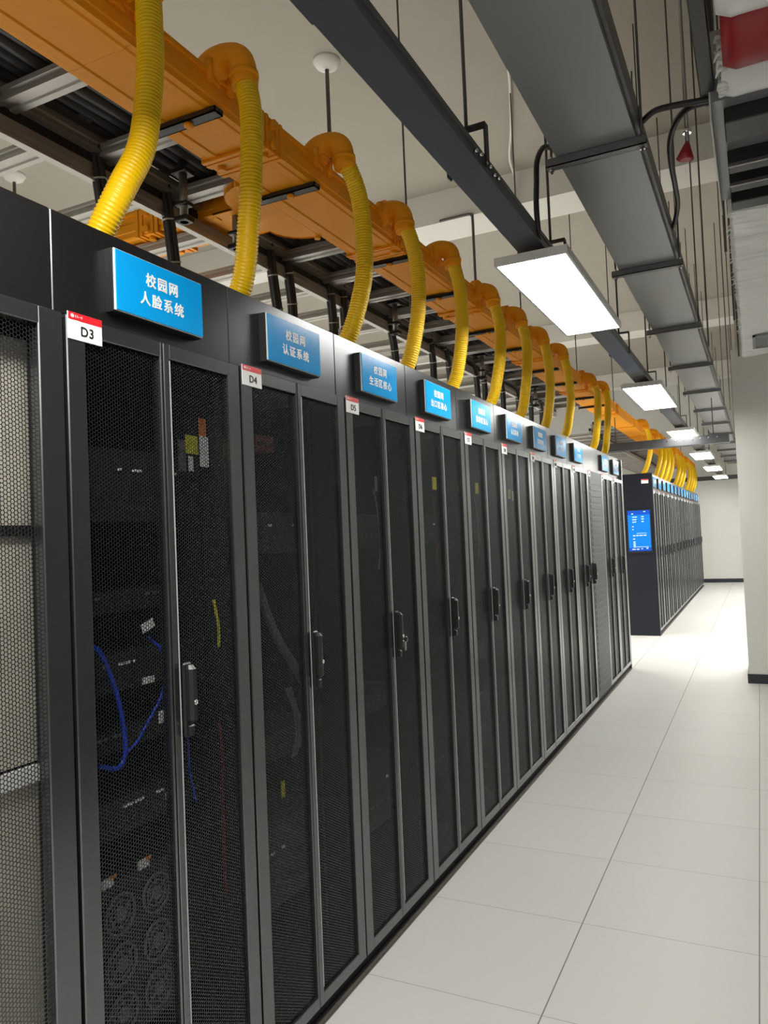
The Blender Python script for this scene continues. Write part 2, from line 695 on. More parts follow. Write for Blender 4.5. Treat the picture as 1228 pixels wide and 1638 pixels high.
# ------------------------------------------------------------------ far row
E0 = 9.83
NE = 15
ep = MB()
ep.box(-DEPTH, 0, 9.785, 9.829, .0, 2.215, .004)
epo = tag(ep.build('end_panel', mat('end_panel_dark', (.007, .009, .015), .45, spec=.3)), 'dark blue black end panel of the far rack row holding a screen', 'panel')
mo = thing('wall_monitor', (-.345, 9.785, 1.155), 'lit blue touch screen mounted on the end of the far rack row', 'screen')
W_, H_ = .29, .555
MB().box(-.012, W_ + .012, -.024, 0, -.03, H_ + .015, .003).build('bezel', MAT['black'], mo)
MB().box(0, W_, -.026, -.024, 0, H_).build('display', MAT['screen'], mo)
MB().box(.0, W_, -.0264, -.026, H_ - .06, H_).build('menu_bar', MAT['screen_dk'], mo)
MB().box(.0, W_, -.0264, -.026, .0, .045).build('menu_bar', MAT['screen_dk'], mo)
u = MB()
for (x0, x1, z) in [(.05, .075, .505), (.06, .085, .46), (.09, .12, .46), (.18, .21, .462), (.06, .085, .425), (.09, .115, .425), (.18, .21, .43),
                    (.06, .085, .39), (.09, .11, .393), (.18, .21, .395), (.055, .075, .33), (.055, .07, .29), (.06, .09, .205), (.10, .13, .207),
                    (.14, .19, .207), (.20, .235, .207), (.06, .085, .16), (.06, .088, .12), (.06, .088, .098), (.06, .088, .076), (.06, .088, .054),
                    (.09, .26, .055), (.04, .085, .02), (.10, .135, .02), (.16, .18, .025), (.225, .25, .03), (.21, .235, .53),
                    (.11, .24, .24)]:
    u.box(x0, x1, -.0272, -.0264, z, z + (.004 if x1 - x0 > .1 else .011))
u.build('screen_content', MAT['ui'], mo)
make_tag((-.145, 9.784, 2.075), None, 'white and red tag above the blue screen on the end panel', None, -math.pi / 2)
fars = []
for k in range(NE):
    o = copy_tree(rack0)
    o.location = (0, E0 + .6 * k, 0)
    tag(o, 'black mesh door server rack, %s from the screen in the far row' % ORD[k], 'server rack', 'server racks of the far row')
    make_sign((-.035, E0 + .6 * k + .149, 2.026), None, 'small blue sign, %s from the screen over the far row' % ORD[k], 'blue signs over the far row')
    if k < 12:
        make_tag((.0006, E0 + .6 * k + .006, 1.930), None, 'tiny white tag, %s from the screen in the far row' % ORD[k], 'number tags of the far row')

# ------------------------------------------------------------------ ceiling light panels
lx0, lx1 = .378, .672
for k in range(0, 6):
    y0 = 1.80 + 3.13 * k
    labs = {-1: 'flat white ceiling light panel nearest above the camera', 0: 'large flat lit ceiling light panel nearest in view under the black trunking'}
    t = thing('ceiling_light', (lx0, y0, 2.55), labs.get(k, 'flat lit ceiling light panel, %s in line along the aisle' % ORD[k] if k > 0 else ''),
              'ceiling light', 'light panels over the aisle')
    w, l = lx1 - lx0, 1.27
    f = MB()
    f.box(0, w, 0, .010, 0, .034)
    f.box(0, w, l - .010, l, 0, .034)
    f.box(0, .010, .010, l - .010, 0, .034)
    f.box(w - .010, w, .010, l - .010, 0, .034)
    f.box(.010, w - .010, .010, l - .010, .02, .034)
    f.build('housing', MAT['lampbody'], t)
    MB().box(.010, w - .010, .010, l - .010, .002, .008).build('diffuser', MAT['lamp'], t)
    for yy in (.2, l - .2):
        MB().box(w / 2 - .02, w / 2 + .02, yy - .015, yy + .015, .034, .064).build('mounting_clip', MAT['steel'], t)

# ------------------------------------------------------------------ black trunking over the lights
t = thing('cable_trunking', (.46, -5.5, 2.615), 'long narrow black trunking running above the light panels', 'trunking')
for k in range(9):
    y0 = k * 2.9 - .06
    if y0 > 24.8:
        break
    y1 = min(y0 + 2.88, 25.2)
    MB().prism([(0, 0), (.108, 0), (.108, .030), (.112, .030), (.112, .048), (-.002, .048), (-.002, .030), (0, .03)], y0, y1).build('trunking_length', MAT['tray'], t)
    if k:
        MB().box(-.004, .114, y0 - .05, y0 + .05, -.003, .05, .002).build('joint_sleeve', MAT['tray'], t)
for k in range(6):
    yy = 6.53 + .045 * k
    MB().tube([(.108, yy, .016 + .008 * (k % 2)), (.122, yy, .016 + .008 * (k % 2))], .0055, 8).build('bolt', MAT['chrome'], t)
for k in range(-1, 10):
    yy = 1.13 + (1.45 * k if k != 1 else 1.08)
    lab = 'black U shaped hanger on the trunking, ' + ('near the row of bolts' if k == 0 else '%s along from the camera' % ORD[k + 1])
    if k == -1:
        continue
    h = thing('trunking_hanger', (.515, yy, 2.615), lab, 'hanger', 'hangers of the black trunking')
    br = MB()
    br.box(-.066, -.060, -.016, .016, .0, .14)
    br.box(.060, .066, -.016, .016, .0, .14)
    br.box(-.066, .066, -.016, .016, .14, .146)
    br.build('bracket', MAT['strut'], h)
    MB().tube([(0, 0, .13), (0, 0, CEIL - 2.615)], .006, 8).build('rod', MAT['rod'], h)

# ------------------------------------------------------------------ wide grey tray with cross struts
t = thing('cable_tray', (.637, -2.6, 2.95), 'wide grey covered cable tray hanging over the aisle', 'cable tray')
bars_y = [-1.14 + 1.5 * k for k in range(0, 14)]
edges = [-2.6] + bars_y[1:] + [19.6]
for k in range(len(edges) - 1):
    a, b2 = edges[k] + 2.6, edges[k + 1] + 2.6
    MB().prism([(0, 0), (.30, 0), (.30, .11), (.296, .11), (.296, .004), (.004, .004), (.004, .11), (0, .11)], a + .002, b2 - .002).build('tray_length', MAT['tray2'], t)
    MB().box(.301, .315, a, b2, .03, .12).build('side_rail', MAT['tray'], t)
for k, yy in enumerate(bars_y[1:]):
    s = thing('cross_strut', (.595, yy, 2.915), 'dark channel strut under the wide grey tray, %s from the camera' % ORD[k], 'strut', 'cross struts under the grey tray')
    m = MB()
    m.box(0, .38, -.020, .020, 0, .004)
    m.box(0, .38, -.020, -.016, 0, .033)
    m.box(0, .38, .016, .020, 0, .033)
    m.build('channel', MAT['strut2'], s)
    for xx in (.020, .363) if k < 3 or k % 3 == 0 else (.020,):
        MB().tube([(xx, 0, -.02), (xx, 0, CEIL - 2.915)], .005, 8).build('rod', MAT['rod'], s)
        MB().tube([(xx, 0, -.012), (xx, 0, 0)], .010, 6, smooth=False).build('nut', MAT['chrome'], s)
        MB().tube([(xx, 0, .034), (xx, 0, .044)], .010, 6, smooth=False).build('nut', MAT['chrome'], s)

# right hand hanging rods that carry nothing in view
for k, (xx, yy, zz) in enumerate([(1.02, 4.75, 2.75), (1.06, 7.9, 2.7), (1.07, 9.6, 2.75)]):
    tag(MB().tube([(xx, yy, zz), (xx, yy, CEIL)], .006, 8).build('threaded_rod', MAT['rod']),
        'thin dark rod hanging from the ceiling right of the grey tray, %s one' % ORD[k], 'rod', 'bare hanging rods right of the tray')

# cross trunking in the gap between the rows
t = thing('cross_trunking', (-3.6, 8.45, 2.415), 'dark trunking crossing above the gap between the two rack rows', 'trunking')
MB().box(0, 4.62, 0, .12, 0, .10, .003).build('trunking_length', MAT['tray'], t)
for k in range(7):
    MB().tube([(3.95 + .09 * k, -.012, .07), (3.95 + .09 * k, .0, .07)], .008, 8).build('bolt', MAT['chrome'], t)
for xx in (3.35, 4.45):
    MB().tube([(xx, .06, .09), (xx, .06, CEIL - 2.415)], .006, 8).build('rod', MAT['rod'], t)
t = thing('cross_trunking', (-2.6, 19.3, 2.56), 'dark trunking crossing in front of the far wall', 'trunking')
MB().box(0, 4.0, 0, .1, 0, .1, .003).build('trunking_length', MAT['tray'], t)
for xx in (2.2, 3.2):
    MB().tube([(xx, .05, .09), (xx, .05, CEIL - 2.56)], .006, 8).build('rod', MAT['rod'], t)

# ------------------------------------------------------------------ loose black cables and red cap
def cable(name, pts, r, m, label, cat='cable', group=None, n=10):
    o = MB().tube(smooth_path(pts), r, n).build(name, MAT[m])
    return tag(o, label, cat, group)


cable('power_cable', [(.62, 2.10, 3.02), (.60, 2.02, 3.06), (.585, 1.88, 3.02), (.58, 1.77, 2.92), (.58, 1.74, 2.82), (.58, 1.72, 2.72), (.575, 1.75, 2.65), (.56, 1.82, 2.63)],
      .011, 'dcable', 'black cable looping from the grey tray down to the trunking')
cable('power_cable', [(.95, 1.93, 3.04), (1.0, 1.91, 3.06), (1.06, 1.905, 3.06), (1.14, 1.90, 3.05), (1.25, 1.9, 3.04)],
      .012, 'dcable', 'black cable running sideways from the grey tray to the white wrapped pipe')
cable('power_cable', [(1.22, 1.93, 3.05), (1.13, 1.93, 3.05), (1.075, 2.0, 3.05), (1.035, 2.15, 3.05), (1.018, 2.35, 3.05), (1.012, 2.6, 3.045), (1.0, 2.85, 3.05), (.96, 3.05, 3.03), (.93, 3.1, 3.04)],
      .012, 'dcable', 'black cable drooping beside the right edge of the grey tray')
t = thing('sprinkler_rod', (1.10, 2.13, 2.95), 'rod with a red cone cap beside the red pipe', 'rod')
MB().tube([(0, 0, .06), (0, 0, CEIL - 2.95)], .008, 8).build('rod', MAT['steel'], t)
MB().tube([(0, 0, .115), (0, 0, .1)], .018, 8).build('nut', MAT['chrome'], t)
MB().tube([(0, 0, .07), (-.003, 0, .05), (-.012, 0, .0), (-.012, 0, -.006)], [.006, .014, .034, .02], 14).build('cone_cap', MAT['redpipe'], t)


# ------------------------------------------------------------------ wrapped ducts and pipes at the upper right
def crumple(x0, x1, y0, y1, z0, z1, amp, name, m, seed, n=(14, 44, 6), stretch=(2.5, 14, 6)):
    """box with rippled film surface"""
    me = MB()
    nx, ny, nz = n
    idx, vs, fs = {}, [], []

    def V(i, j, k):
        if (i, j, k) not in idx:
            p = Vector((x0 + (x1 - x0) * i / nx, y0 + (y1 - y0) * j / ny, z0 + (z1 - z0) * k / nz))
            q = Vector((p.x * stretch[0] + p.y * 2.2, p.y * stretch[1], p.z * stretch[2])) + Vector((seed, seed, 0))
            d = noise.noise(q) + .5 * noise.noise(q * 2.3)
            nrm = Vector((1 if i == nx else -1 if i == 0 else 0, 1 if j == ny else -1 if j == 0 else 0, 1 if k == nz else -1 if k == 0 else 0))
            idx[(i, j, k)] = len(vs)
            vs.append(p + nrm * d * amp)
        return idx[(i, j, k)]
    for i in range(nx):
        for j in range(ny):
            fs.append((V(i, j, 0), V(i, j + 1, 0), V(i + 1, j + 1, 0), V(i + 1, j, 0)))
            fs.append((V(i, j, nz), V(i + 1, j, nz), V(i + 1, j + 1, nz), V(i, j + 1, nz)))
    for i in range(nx):
        for k in range(nz):
            fs.append((V(i, 0, k), V(i + 1, 0, k), V(i + 1, 0, k + 1), V(i, 0, k + 1)))
            fs.append((V(i, ny, k), V(i, ny, k + 1), V(i + 1, ny, k + 1), V(i + 1, ny, k)))
    for j in range(ny):
        for k in range(nz):
            fs.append((V(0, j, k), V(0, j, k + 1), V(0, j + 1, k + 1), V(0, j + 1, k)))
            fs.append((V(nx, j, k), V(nx, j + 1, k), V(nx, j + 1, k + 1), V(nx, j, k + 1)))
    me.add(vs, fs, True)
    return me.build(name, MAT[m], None)


def hang(parent, pts, z):
    for p in pts:
        MB().tube([(p[0], p[1], z), (p[0], p[1], CEIL - parent.location.z)], .007, 8).build('rod', MAT['rod'], parent)


t = thing('air_duct', (1.225, 2.82, 2.95), 'flat air duct wrapped in crumpled white film beside the pillar', 'duct')
d = crumple(0, .9, 0, 3.5, 0, .32, .016, 'wrapping', 'wrap', 3.1, n=(44, 320, 5), stretch=(3.0, 17, 6))
d.parent = t
g = MB()
for k in range(9):
    g.box(.09, .40, 2.72 + .045 * k, 2.745 + .045 * k, -.016, -.008)
g.box(.08, .41, 2.68, 2.705, -.018, -.004)
g.box(.08, .41, 3.12, 3.145, -.018, -.004)
g.box(.08, .1, 2.68, 3.145, -.018, -.004)
g.box(.39, .41, 2.68, 3.145, -.018, -.004)
g.build('vent_grille', mat('vent_grey', (.32, .32, .32), .5), t)
hang(t, [(-.03, .4), (-.03, 1.9), (-.03, 3.2)], -.05)
fl = MB()
random.seed(4)
for k in range(40):
    yy = .1 + 2.6 * random.random()
    fl.tube([(.01, yy, .01), (-.008 - .02 * random.random(), yy + .03 * random.random(), -.012 * random.random())], [.006, .001], 4)
fl.build('frayed_edge', MAT['wrap'], t)['kind'] = 'stuff'

t = thing('louvre_box', (1.20, 1.86, 2.95), 'dark louvred air box between the white wrapped pipe and the white duct', 'air box')
MB().box(.0, .9, 0, .94, .06, .32).build('box', MAT['tray2'], t)
for k, yy in enumerate((.06, .42, .62, .84)):
    MB().box(.04, .9, yy, yy + (.16 if k == 0 else .10), .0, .06, .004).build('louvre_blade', MAT['louvre'], t)
MB().box(-.006, .0, 0, .94, -.01, .30).build('side_flange', MAT['beam'], t)
e = MB()
for yy in (.425, .625):
    e.box(.04, .9, yy, yy + .012, -.008, -.001)
e.build('bright_lip', MAT['steel'], t)
hang(t, [(.2, .3), (.2, .8)], .3)


def pipe(name, loc, r, m, label, seed, cat='pipe', length=1.6, amp=.008, group=None):
    t = thing(name, loc, label, cat, group)
    path = [(length * i / 40, 0, 0) for i in range(41)]
    b = MB()
    b.tube([(.0, 0, 0)] + path[1:], [r * .86] + [r] * 40, 28)
    for i, v in enumerate(b.v):
        p = Vector(v)
        q = Vector((p.x * 5, p.y * 14, p.z * 14 + p.x * 3)) + Vector((seed, 0, 0))
        dn = noise.noise(q) * amp
        rr = math.hypot(p.y, p.z)
        if rr > 1e-6:
            b.v[i] = (p.x + dn, p.y * (1 + dn / rr), p.z * (1 + dn / rr))
    b.build('wrapping', MAT[m], t)
    return t


t = pipe('wrapped_pipe', (1.24, 1.735, 3.06), .105, 'wrap', 'white wrapped pipe just beyond the red pipe at the upper right', 1.0)
hang(t, [(.5, 0)], .1)
e = MB()
random.seed(9)
for k in range(14):
    a = 2 * math.pi * random.random()
    e.tube([(.02, .085 * math.cos(a), .085 * math.sin(a)), (-.006, .098 * math.cos(a), .095 * math.sin(a)), (-.02 * random.random(), .10 * math.cos(a + .3), .09 * math.sin(a + .3))], [.014, .009, .002], 6)
e.build('gathered_film', MAT['wrap'], t)['kind'] = 'stuff'
t = pipe('red_pipe', (1.25, 1.475, 3.06), .145, 'redpipe', 'dark red pipe between two white wrapped pipes at the upper right', 5.0, amp=.004)
hang(t, [(.5, 0)], .13)
t = pipe('wrapped_pipe', (1.24, 1.18, 3.05), .14, 'wrap', 'white wrapped pipe nearer than the red pipe in the upper right corner', 8.0)
hang(t, [(.5, 0)], .13)
tag(MB().box(1.165, 1.215, 1.0, 1.95, 3.05, 3.12, .004).build('support_beam', MAT['strut']), 'black beam carrying the ends of the red and white pipes', 'beam')
tag(MB().box(1.18, 1.22, 1.92, 1.96, 3.05, CEIL, .002).build('support_post', MAT['strut']), 'black post hanging from the ceiling beside the red pipe', 'post')

# ------------------------------------------------------------------ orange raceway
RX0, RX1, RZ0, RZ1 = -.41, -.17, 2.84, 2.945


def trough_profile(w, h):
    """open channel with stepped floor and rolled rims, (x, z) outline"""
    o = [(0, 0), (.02, 0), (.026, -.004), (.056, -.004), (.062, 0), (w - .062, 0), (w - .056, -.004), (w - .026, -.004), (w - .02, 0), (w, 0),
         (w, .022), (w + .004, .026), (w + .004, .060), (w, .064), (w, h - .012), (w + .008, h - .012), (w + .008, h), (w - .004, h),
         (w - .004, .004), (.004, .004), (.004, h), (-.008, h), (-.008, h - .012), (0, h - .012), (0, .064), (-.004, .06), (-.004, .026), (0, .022)]
    return o


def raceway(loc, length, label, joints, seg=2.0):
    t = thing('fibre_raceway', loc, label, 'raceway', 'orange raceways')
    w, h = RX1 - RX0, RZ1 - RZ0
    y = 0
    while y < length - .05:
        y1 = min(y + seg, length)
        MB().prism(trough_profile(w, h), y + .0005, y1 - .0005).build('trough_length', MAT['orange'], t)
        MB().box(-.004, w + .004, y + .004, y1 - .004, h, h + .010, .003).build('lid', MAT['orange'], t)
        y = y1
    for yj in joints:
        j = MB()
        for dy in (-.055, -.03, .03, .055):
            j.prism([(-.010, -.012), (w + .010, -.012), (w + .012, h + .006), (w + .004, h + .006), (w + .002, -.004), (-.002, -.004), (-.004, h + .006), (-.012, h + .006)],
                    yj + dy - .008, yj + dy + .008)
        j.prism([(-.005, -.007), (w + .005, -.007), (w + .007, h), (w + .001, h), (w + .001, -.001), (-.001, -.001), (-.001, h), (-.007, h)], yj - .06, yj + .06)
        for xx in (-.008, w + .012):
            for zz in (.015, .085):
                j.tube([(xx - .012, yj, zz), (xx + .012, yj, zz)], .017, 10)
        for xx in (.03, w - .03):
            j.tube([(xx, yj, -.022), (xx, yj, -.004)], .016, 10)
        j.build('coupler', MAT['orange'], t)
    return t


main = raceway((RX0, -1.6, RZ0), 9.55, 'orange raceway running above the near rack row', [2.65, 3.70, 4.85, 6.4, 8.0])
tee = MB()
w = RX1 - RX0
ya, yb = 1.36 + 1.6, 1.62 + 1.6
# flared tee mouth to the left
pts = [(0, ya - .16)]
for k in range(7):
    a = k / 6 * math.pi / 2
    pts.append((-.16 * math.sin(a), ya - .16 + .16 * (1 - math.cos(a))))
pts += [(-.26, ya), (-.26, yb)]
for k in range(7):
    a = k / 6 * math.pi / 2
    pts.append((-.16 + .16 * (1 - math.cos(a)) if False else -.16 * math.cos(a), yb + .16 * math.sin(a)))
n = len(pts)
vs = [(x, y, 0) for x, y in pts] + [(x, y, .006) for x, y in pts]
tee.add(vs, [tuple(range(n))[::-1], tuple(range(n, 2 * n))] + [(i, (i + 1) % n, n + (i + 1) % n, n + i) for i in range(n)])
for side in (pts[0:9], pts[9:]):
    for (xa, y_a), (xb, y_b) in zip(side, side[1:]):
        tee.add([(xa, y_a, -.004), (xb, y_b, -.004), (xb, y_b, .10), (xa, y_a, .10)], [(0, 1, 2, 3)])
for yy in (ya - .16, yb + .16):
    tee.tube([(-.012, yy, -.012), (-.012, yy, .1)], .014, 8)
tee_o = tag(tee.build('raceway_tee', MAT['orange']), 'flared orange tee branching left off the raceway beside the second hose', 'raceway')
tee_o.location = (RX0 - .001, -1.6, RZ0)
br = raceway((-.67, 1.36, RZ0), 3.3, 'orange raceway branch crossing to the left behind the ladder', [.35])
br.rotation_euler = (0, 0, math.pi / 2)
br.location = (-.67, 1.36, RZ0)
far_race = raceway((RX0, 9.6, RZ0), 9.4, 'orange raceway above the far rack row', [1.2, 3.2, 5.2, 7.2])
lk = raceway((RX0, 8.0, RZ0), 1.55, 'short orange raceway bridging the gap between the rows', [.2])

for k, yy in enumerate([.75, 1.335, 2.21, 2.85, 3.72, 4.33, 5.2, 5.9, 6.8, 7.4]):
    s = thing('raceway_bracket', (RX0 - .03, yy, RZ0), 'black slotted bar under the orange raceway, %s from the camera' % ORD[k], 'bracket', 'bars under the near raceway')
    m = MB()
    m.box(0, .285, -.020, .020, -.022, -.018)
    m.box(0, .285, -.020, -.016, -.022, -.004)
    m.box(0, .285, .016, .020, -.022, -.004)
    m.box(.281, .285, -.02, .02, -.022, -.004)
    m.build('bar', MAT['strut'], s)
    MB().tube([(.165, 0, -.022), (.165, 0, -.030), (.165, 0, -.034)], [.016, .015, .009], 14).build('bolt', MAT['orange'], s)
    if k % 3 == 0:
        MB().tube([(-.01, 0, -.03), (-.01, 0, CEIL - RZ0)], .006, 8).build('rod', MAT['rod'], s)

# ------------------------------------------------------------------ yellow drop hoses
HP = [[(-.085, .37, 2.985), (-.06, .35, 2.85), (-.045, .329, 2.68), (-.04, .289, 2.483), (-.06, .236, 2.356), (-.11, .215, 2.256)],
      [(-.075, .771, 2.946), (-.045, .763, 2.795), (-.04, .748, 2.614), (-.06, .754, 2.467), (-.11, .772, 2.274)],
      [(-.075, 1.401, 2.959), (-.045, 1.468, 2.796), (-.04, 1.478, 2.552), (-.06, 1.462, 2.404), (-.11, 1.450, 2.264)],
      [(-.075, 1.949, 2.903), (-.045, 1.983, 2.766), (-.04, 2.005, 2.615), (-.06, 2.018, 2.451), (-.11, 2.005, 2.256)],
      [(-.075, 2.545, 2.921), (-.045, 2.562, 2.757), (-.04, 2.562, 2.577), (-.06, 2.568, 2.419), (-.11, 2.590, 2.273)],
      [(-.075, 3.207, 2.886), (-.045, 3.232, 2.718), (-.04, 3.202, 2.543), (-.06, 3.196, 2.414), (-.11, 3.222, 2.275)],
      [(-.075, 3.804, 2.899), (-.045, 3.818, 2.730), (-.04, 3.784, 2.555), (-.06, 3.785, 2.413), (-.11, 3.849, 2.281)],
      [(-.075, 4.391, 2.901), (-.045, 4.386, 2.734), (-.04, 4.398, 2.529), (-.06, 4.415, 2.395), (-.11, 4.476, 2.264)],
      [(-.075, 5.028, 2.913), (-.045, 5.040, 2.758), (-.04, 5.080, 2.535), (-.06, 5.070, 2.393), (-.11, 5.128, 2.266)],
      [(-.075, 6.228, 2.884), (-.045, 6.286, 2.769), (-.04, 6.239, 2.583), (-.06, 6.236, 2.406), (-.11, 6.309, 2.268)],
      [(-.075, 6.927, 2.922), (-.045, 6.851, 2.759), (-.04, 6.772, 2.588), (-.06, 6.761, 2.398), (-.11, 6.903, 2.275)]]


def make_hose(pts, label, group, R=.0325, low=False):
    y0, x0 = pts[0][1], pts[0][0]
    root = thing('drop_hose', (x0, y0, 2.0), label, 'hose', group)
    P = [Vector(p) - Vector((x0, y0, 2.0)) for p in pts]
    last = P[-1]
    P += [Vector((last.x - .10, last.y - .01, last.z - .16)), Vector((last.x - .16, last.y - .015, last.z - .262))]
    path = resample(smooth_path(P, 10), .009 if low else .0035)
    if low:
        rr = [R * (1 + .05 * (k % 2)) for k in range(len(path))]
    else:
        rr = [R * (1 + (.06 if k % 3 else -.05)) for k in range(len(path))]
    MB().tube(path, rr, 10 if low else 20).build('corrugated_tube', MAT['yellow'], root)
    # orange elbow spout rising from the raceway rim and bending over to the hose
    top = P[0]
    dx = (RX1 - .055) - x0
    arc = [Vector((dx + .015, -.02, RZ1 - .03 - 2.0)), Vector((dx + .015, -.015, top.z + .0)), Vector((dx + .045, -.008, top.z + .036)), Vector((dx * .42, .0, top.z + .048)),
           Vector((-.018, .0, top.z + .034)), Vector((.0, 0, top.z + .0)), Vector((.006, .0, top.z - .06))]
    ap = smooth_path(arc, 6)
    nn = 12 if low else 20
    e = MB()
    m_ = len(ap) - 1
    e.tube(ap, [R * (1.5 - .22 * k / m_) for k in range(m_ + 1)], nn)
    for q in (.10, .93):
        i = int(q * (m_ - 1))
        e.tube([ap[i], ap[i] + (ap[i + 1] - ap[i]).normalized() * .016], R * (1.62 if q < .5 else 1.42), nn)
    e.build('outlet_elbow', MAT['orange'], root)
    if not low:
        c = MB()
        c.box(dx - .05, dx + .062, -.065, .065, RZ1 - 2.0 - .004, RZ1 - 2.0 + .024, .004)
        c.box(dx + .02, dx + .085, -.03, .03, RZ1 - 2.0 + .0, RZ1 - 2.0 + .055, .012)
        for sy_ in (-.05, .05):
            c.tube([(dx + .062, sy_, RZ1 - 2.0 - .035), (dx + .062, sy_, RZ1 - 2.0 + .032)], .012, 10)
        c.build('outlet_collar', MAT['orange'], root)
    return root


hl = ['yellow corrugated hose nearest the camera dropping onto the D3 rack', 'yellow corrugated hose dropping onto the D4 rack',
      'yellow corrugated hose dropping onto the D5 rack', 'yellow corrugated hose dropping onto the D6 rack']
for i, p in enumerate(HP):
    lab = hl[i] if i < 4 else 'yellow corrugated hose with orange elbow, %s along the near row' % ORD[i]
    make_hose(p, lab, 'yellow hoses of the near row')
random.seed(21)
ek = 0
for k in range(NE):
    if k in (1, 6, 10):
        continue
    yy = E0 + .6 * k
    j = random.uniform(-.05, .05)
    pts = [(-.075, yy + .22 + j, 2.90), (-.04, yy + .23 + j, 2.74), (-.03, yy + .20 + j * .5, 2.56), (-.06, yy + .19, 2.41), (-.12, yy + .24, 2.27)]
    make_hose(pts, 'small yellow hose over the far row, %s from the screen' % ORD[ek], 'yellow hoses of the far row', low=True)
    ek += 1

# ------------------------------------------------------------------ aluminium ladder racks behind the headers
def ladder(y0, y1, label, label2):
    t = thing('cable_ladder', (-.78, y0, 2.78), label, 'cable ladder', 'aluminium cable ladders')
    L = y1 - y0
    prof = [(0, 0), (.03, 0), (.03, .012), (.024, .018), (.024, .028), (.03, .034), (.03, .06), (0, .06), (0, .034), (.006, .028), (.006, .018), (0, .012)]
    MB().prism([(a, b) for a, b in prof], 0, L).build('side_rail', MAT['alu'], t)
    MB().prism([(a - .56, b) for a, b in prof], 0, L).build('side_rail', MAT['alu'], t)
    MB().box(.0, .032, 0, L, .061, .098, .003).build('cable_channel', MAT['strut'], t)
    k = 0
    y = .12
    while y < L - .05:
        r = MB()
        pr = [(-.035, 0), (-.014, 0), (-.010, .006), (.010, .006), (.014, 0), (.035, 0), (.035, .012), (.028, .016), (.028, .024), (.035, .028), (.035, .04), (-.035, .04), (-.035, .028), (-.028, .024), (-.028, .016), (-.035, .012)]
        r.prism([(a + y, b + .004) for a, b in pr], -.53, 0, axis='x')
        r.build('rung', MAT['alu'], t)
        y += .42
        k += 1
    t2 = thing('cable_ladder', (-.75, y0, 2.86), label2, 'cable ladder', 'aluminium cable ladders')
    y = .1
    while y < L - .05:
        r = MB()
        pr = [(-.036, 0), (-.014, 0), (-.010, .006), (.010, .006), (.014, 0), (.036, 0), (.036, .014), (.029, .018), (.029, .026), (.036, .030), (.036, .046), (-.036, .046), (-.036, .030), (-.029, .026), (-.029, .018), (-.036, .014)]
        r.prism([(a + y, b) for a, b in pr], .0, .33, axis='x')
        r.build('rung', MAT['alu'], t2)
        y += .39
    MB().prism([(a - .0, b + .012) for a, b in prof], 0, L).build('side_rail', MAT['alu'], t2)
    MB().prism([(a + .30, b + .046) for a, b in prof], 0, L).build('side_rail', MAT['alu'], t2)
    return t


ladder(-1.2, 7.6, 'silver cable ladder with rungs behind the near row headers', 'upper silver ladder rungs beside the orange raceway of the near row')
ladder(9.6, 18.8, 'silver cable ladder with rungs behind the far row headers', 'upper silver ladder rungs beside the orange raceway of the far row')

random.seed(5)
for (y0, y1, lab) in ((-1.2, 7.6, 'dark bundled cables lying on the ladder above the near row'), (9.6, 18.8, 'dark bundled cables lying on the ladder above the far row')):
    t = thing('cable_run', (-.72, y0, 2.915), lab, 'cables', 'cable runs on the ladders')
    for k in range(7):
        x = .015 + .045 * k
        pts = [(x + random.uniform(-.008, .008), q * .55, .025 + random.uniform(0, .012)) for q in range(int((y1 - y0) / .55) + 1)]
        MB().tube(smooth_path(pts, 6), .024, 10).build('cable_strand', MAT['cable'], t)

BUN = [((.802, 3.007), (.880, 2.60)), ((1.154, 3.004), (1.235, 2.55)), ((1.858, 2.977), (1.97, 2.55)), ((2.411, 3.068), (2.51, 2.6)),
       ((2.558, 3.116), (2.64, 2.6)), ((3.124, 3.103), (3.31, 2.6)), ((3.502, 3.107), (3.58, 2.65)), ((4.033, 3.112), (4.28, 2.68)),
       ((4.629, 3.109), (4.90, 2.72)), ((4.9, 3.1), (5.1, 2.7)), ((5.4, 3.1), (5.62, 2.7)), ((5.9, 3.1), (6.12, 2.7)), ((6.35, 3.1), (6.58, 2.7)), ((6.8, 3.1), (7.0, 2.7)), ((2.0, 3.05), (2.1, 2.6)), ((3.8, 3.1), (3.95, 2.65)),
       ((9.95, 3.0), (10.1, 2.6)), ((10.1, 3.0), (10.3, 2.6)), ((10.3, 3.0), (10.5, 2.6)), ((10.6, 3.0), (10.8, 2.6))]
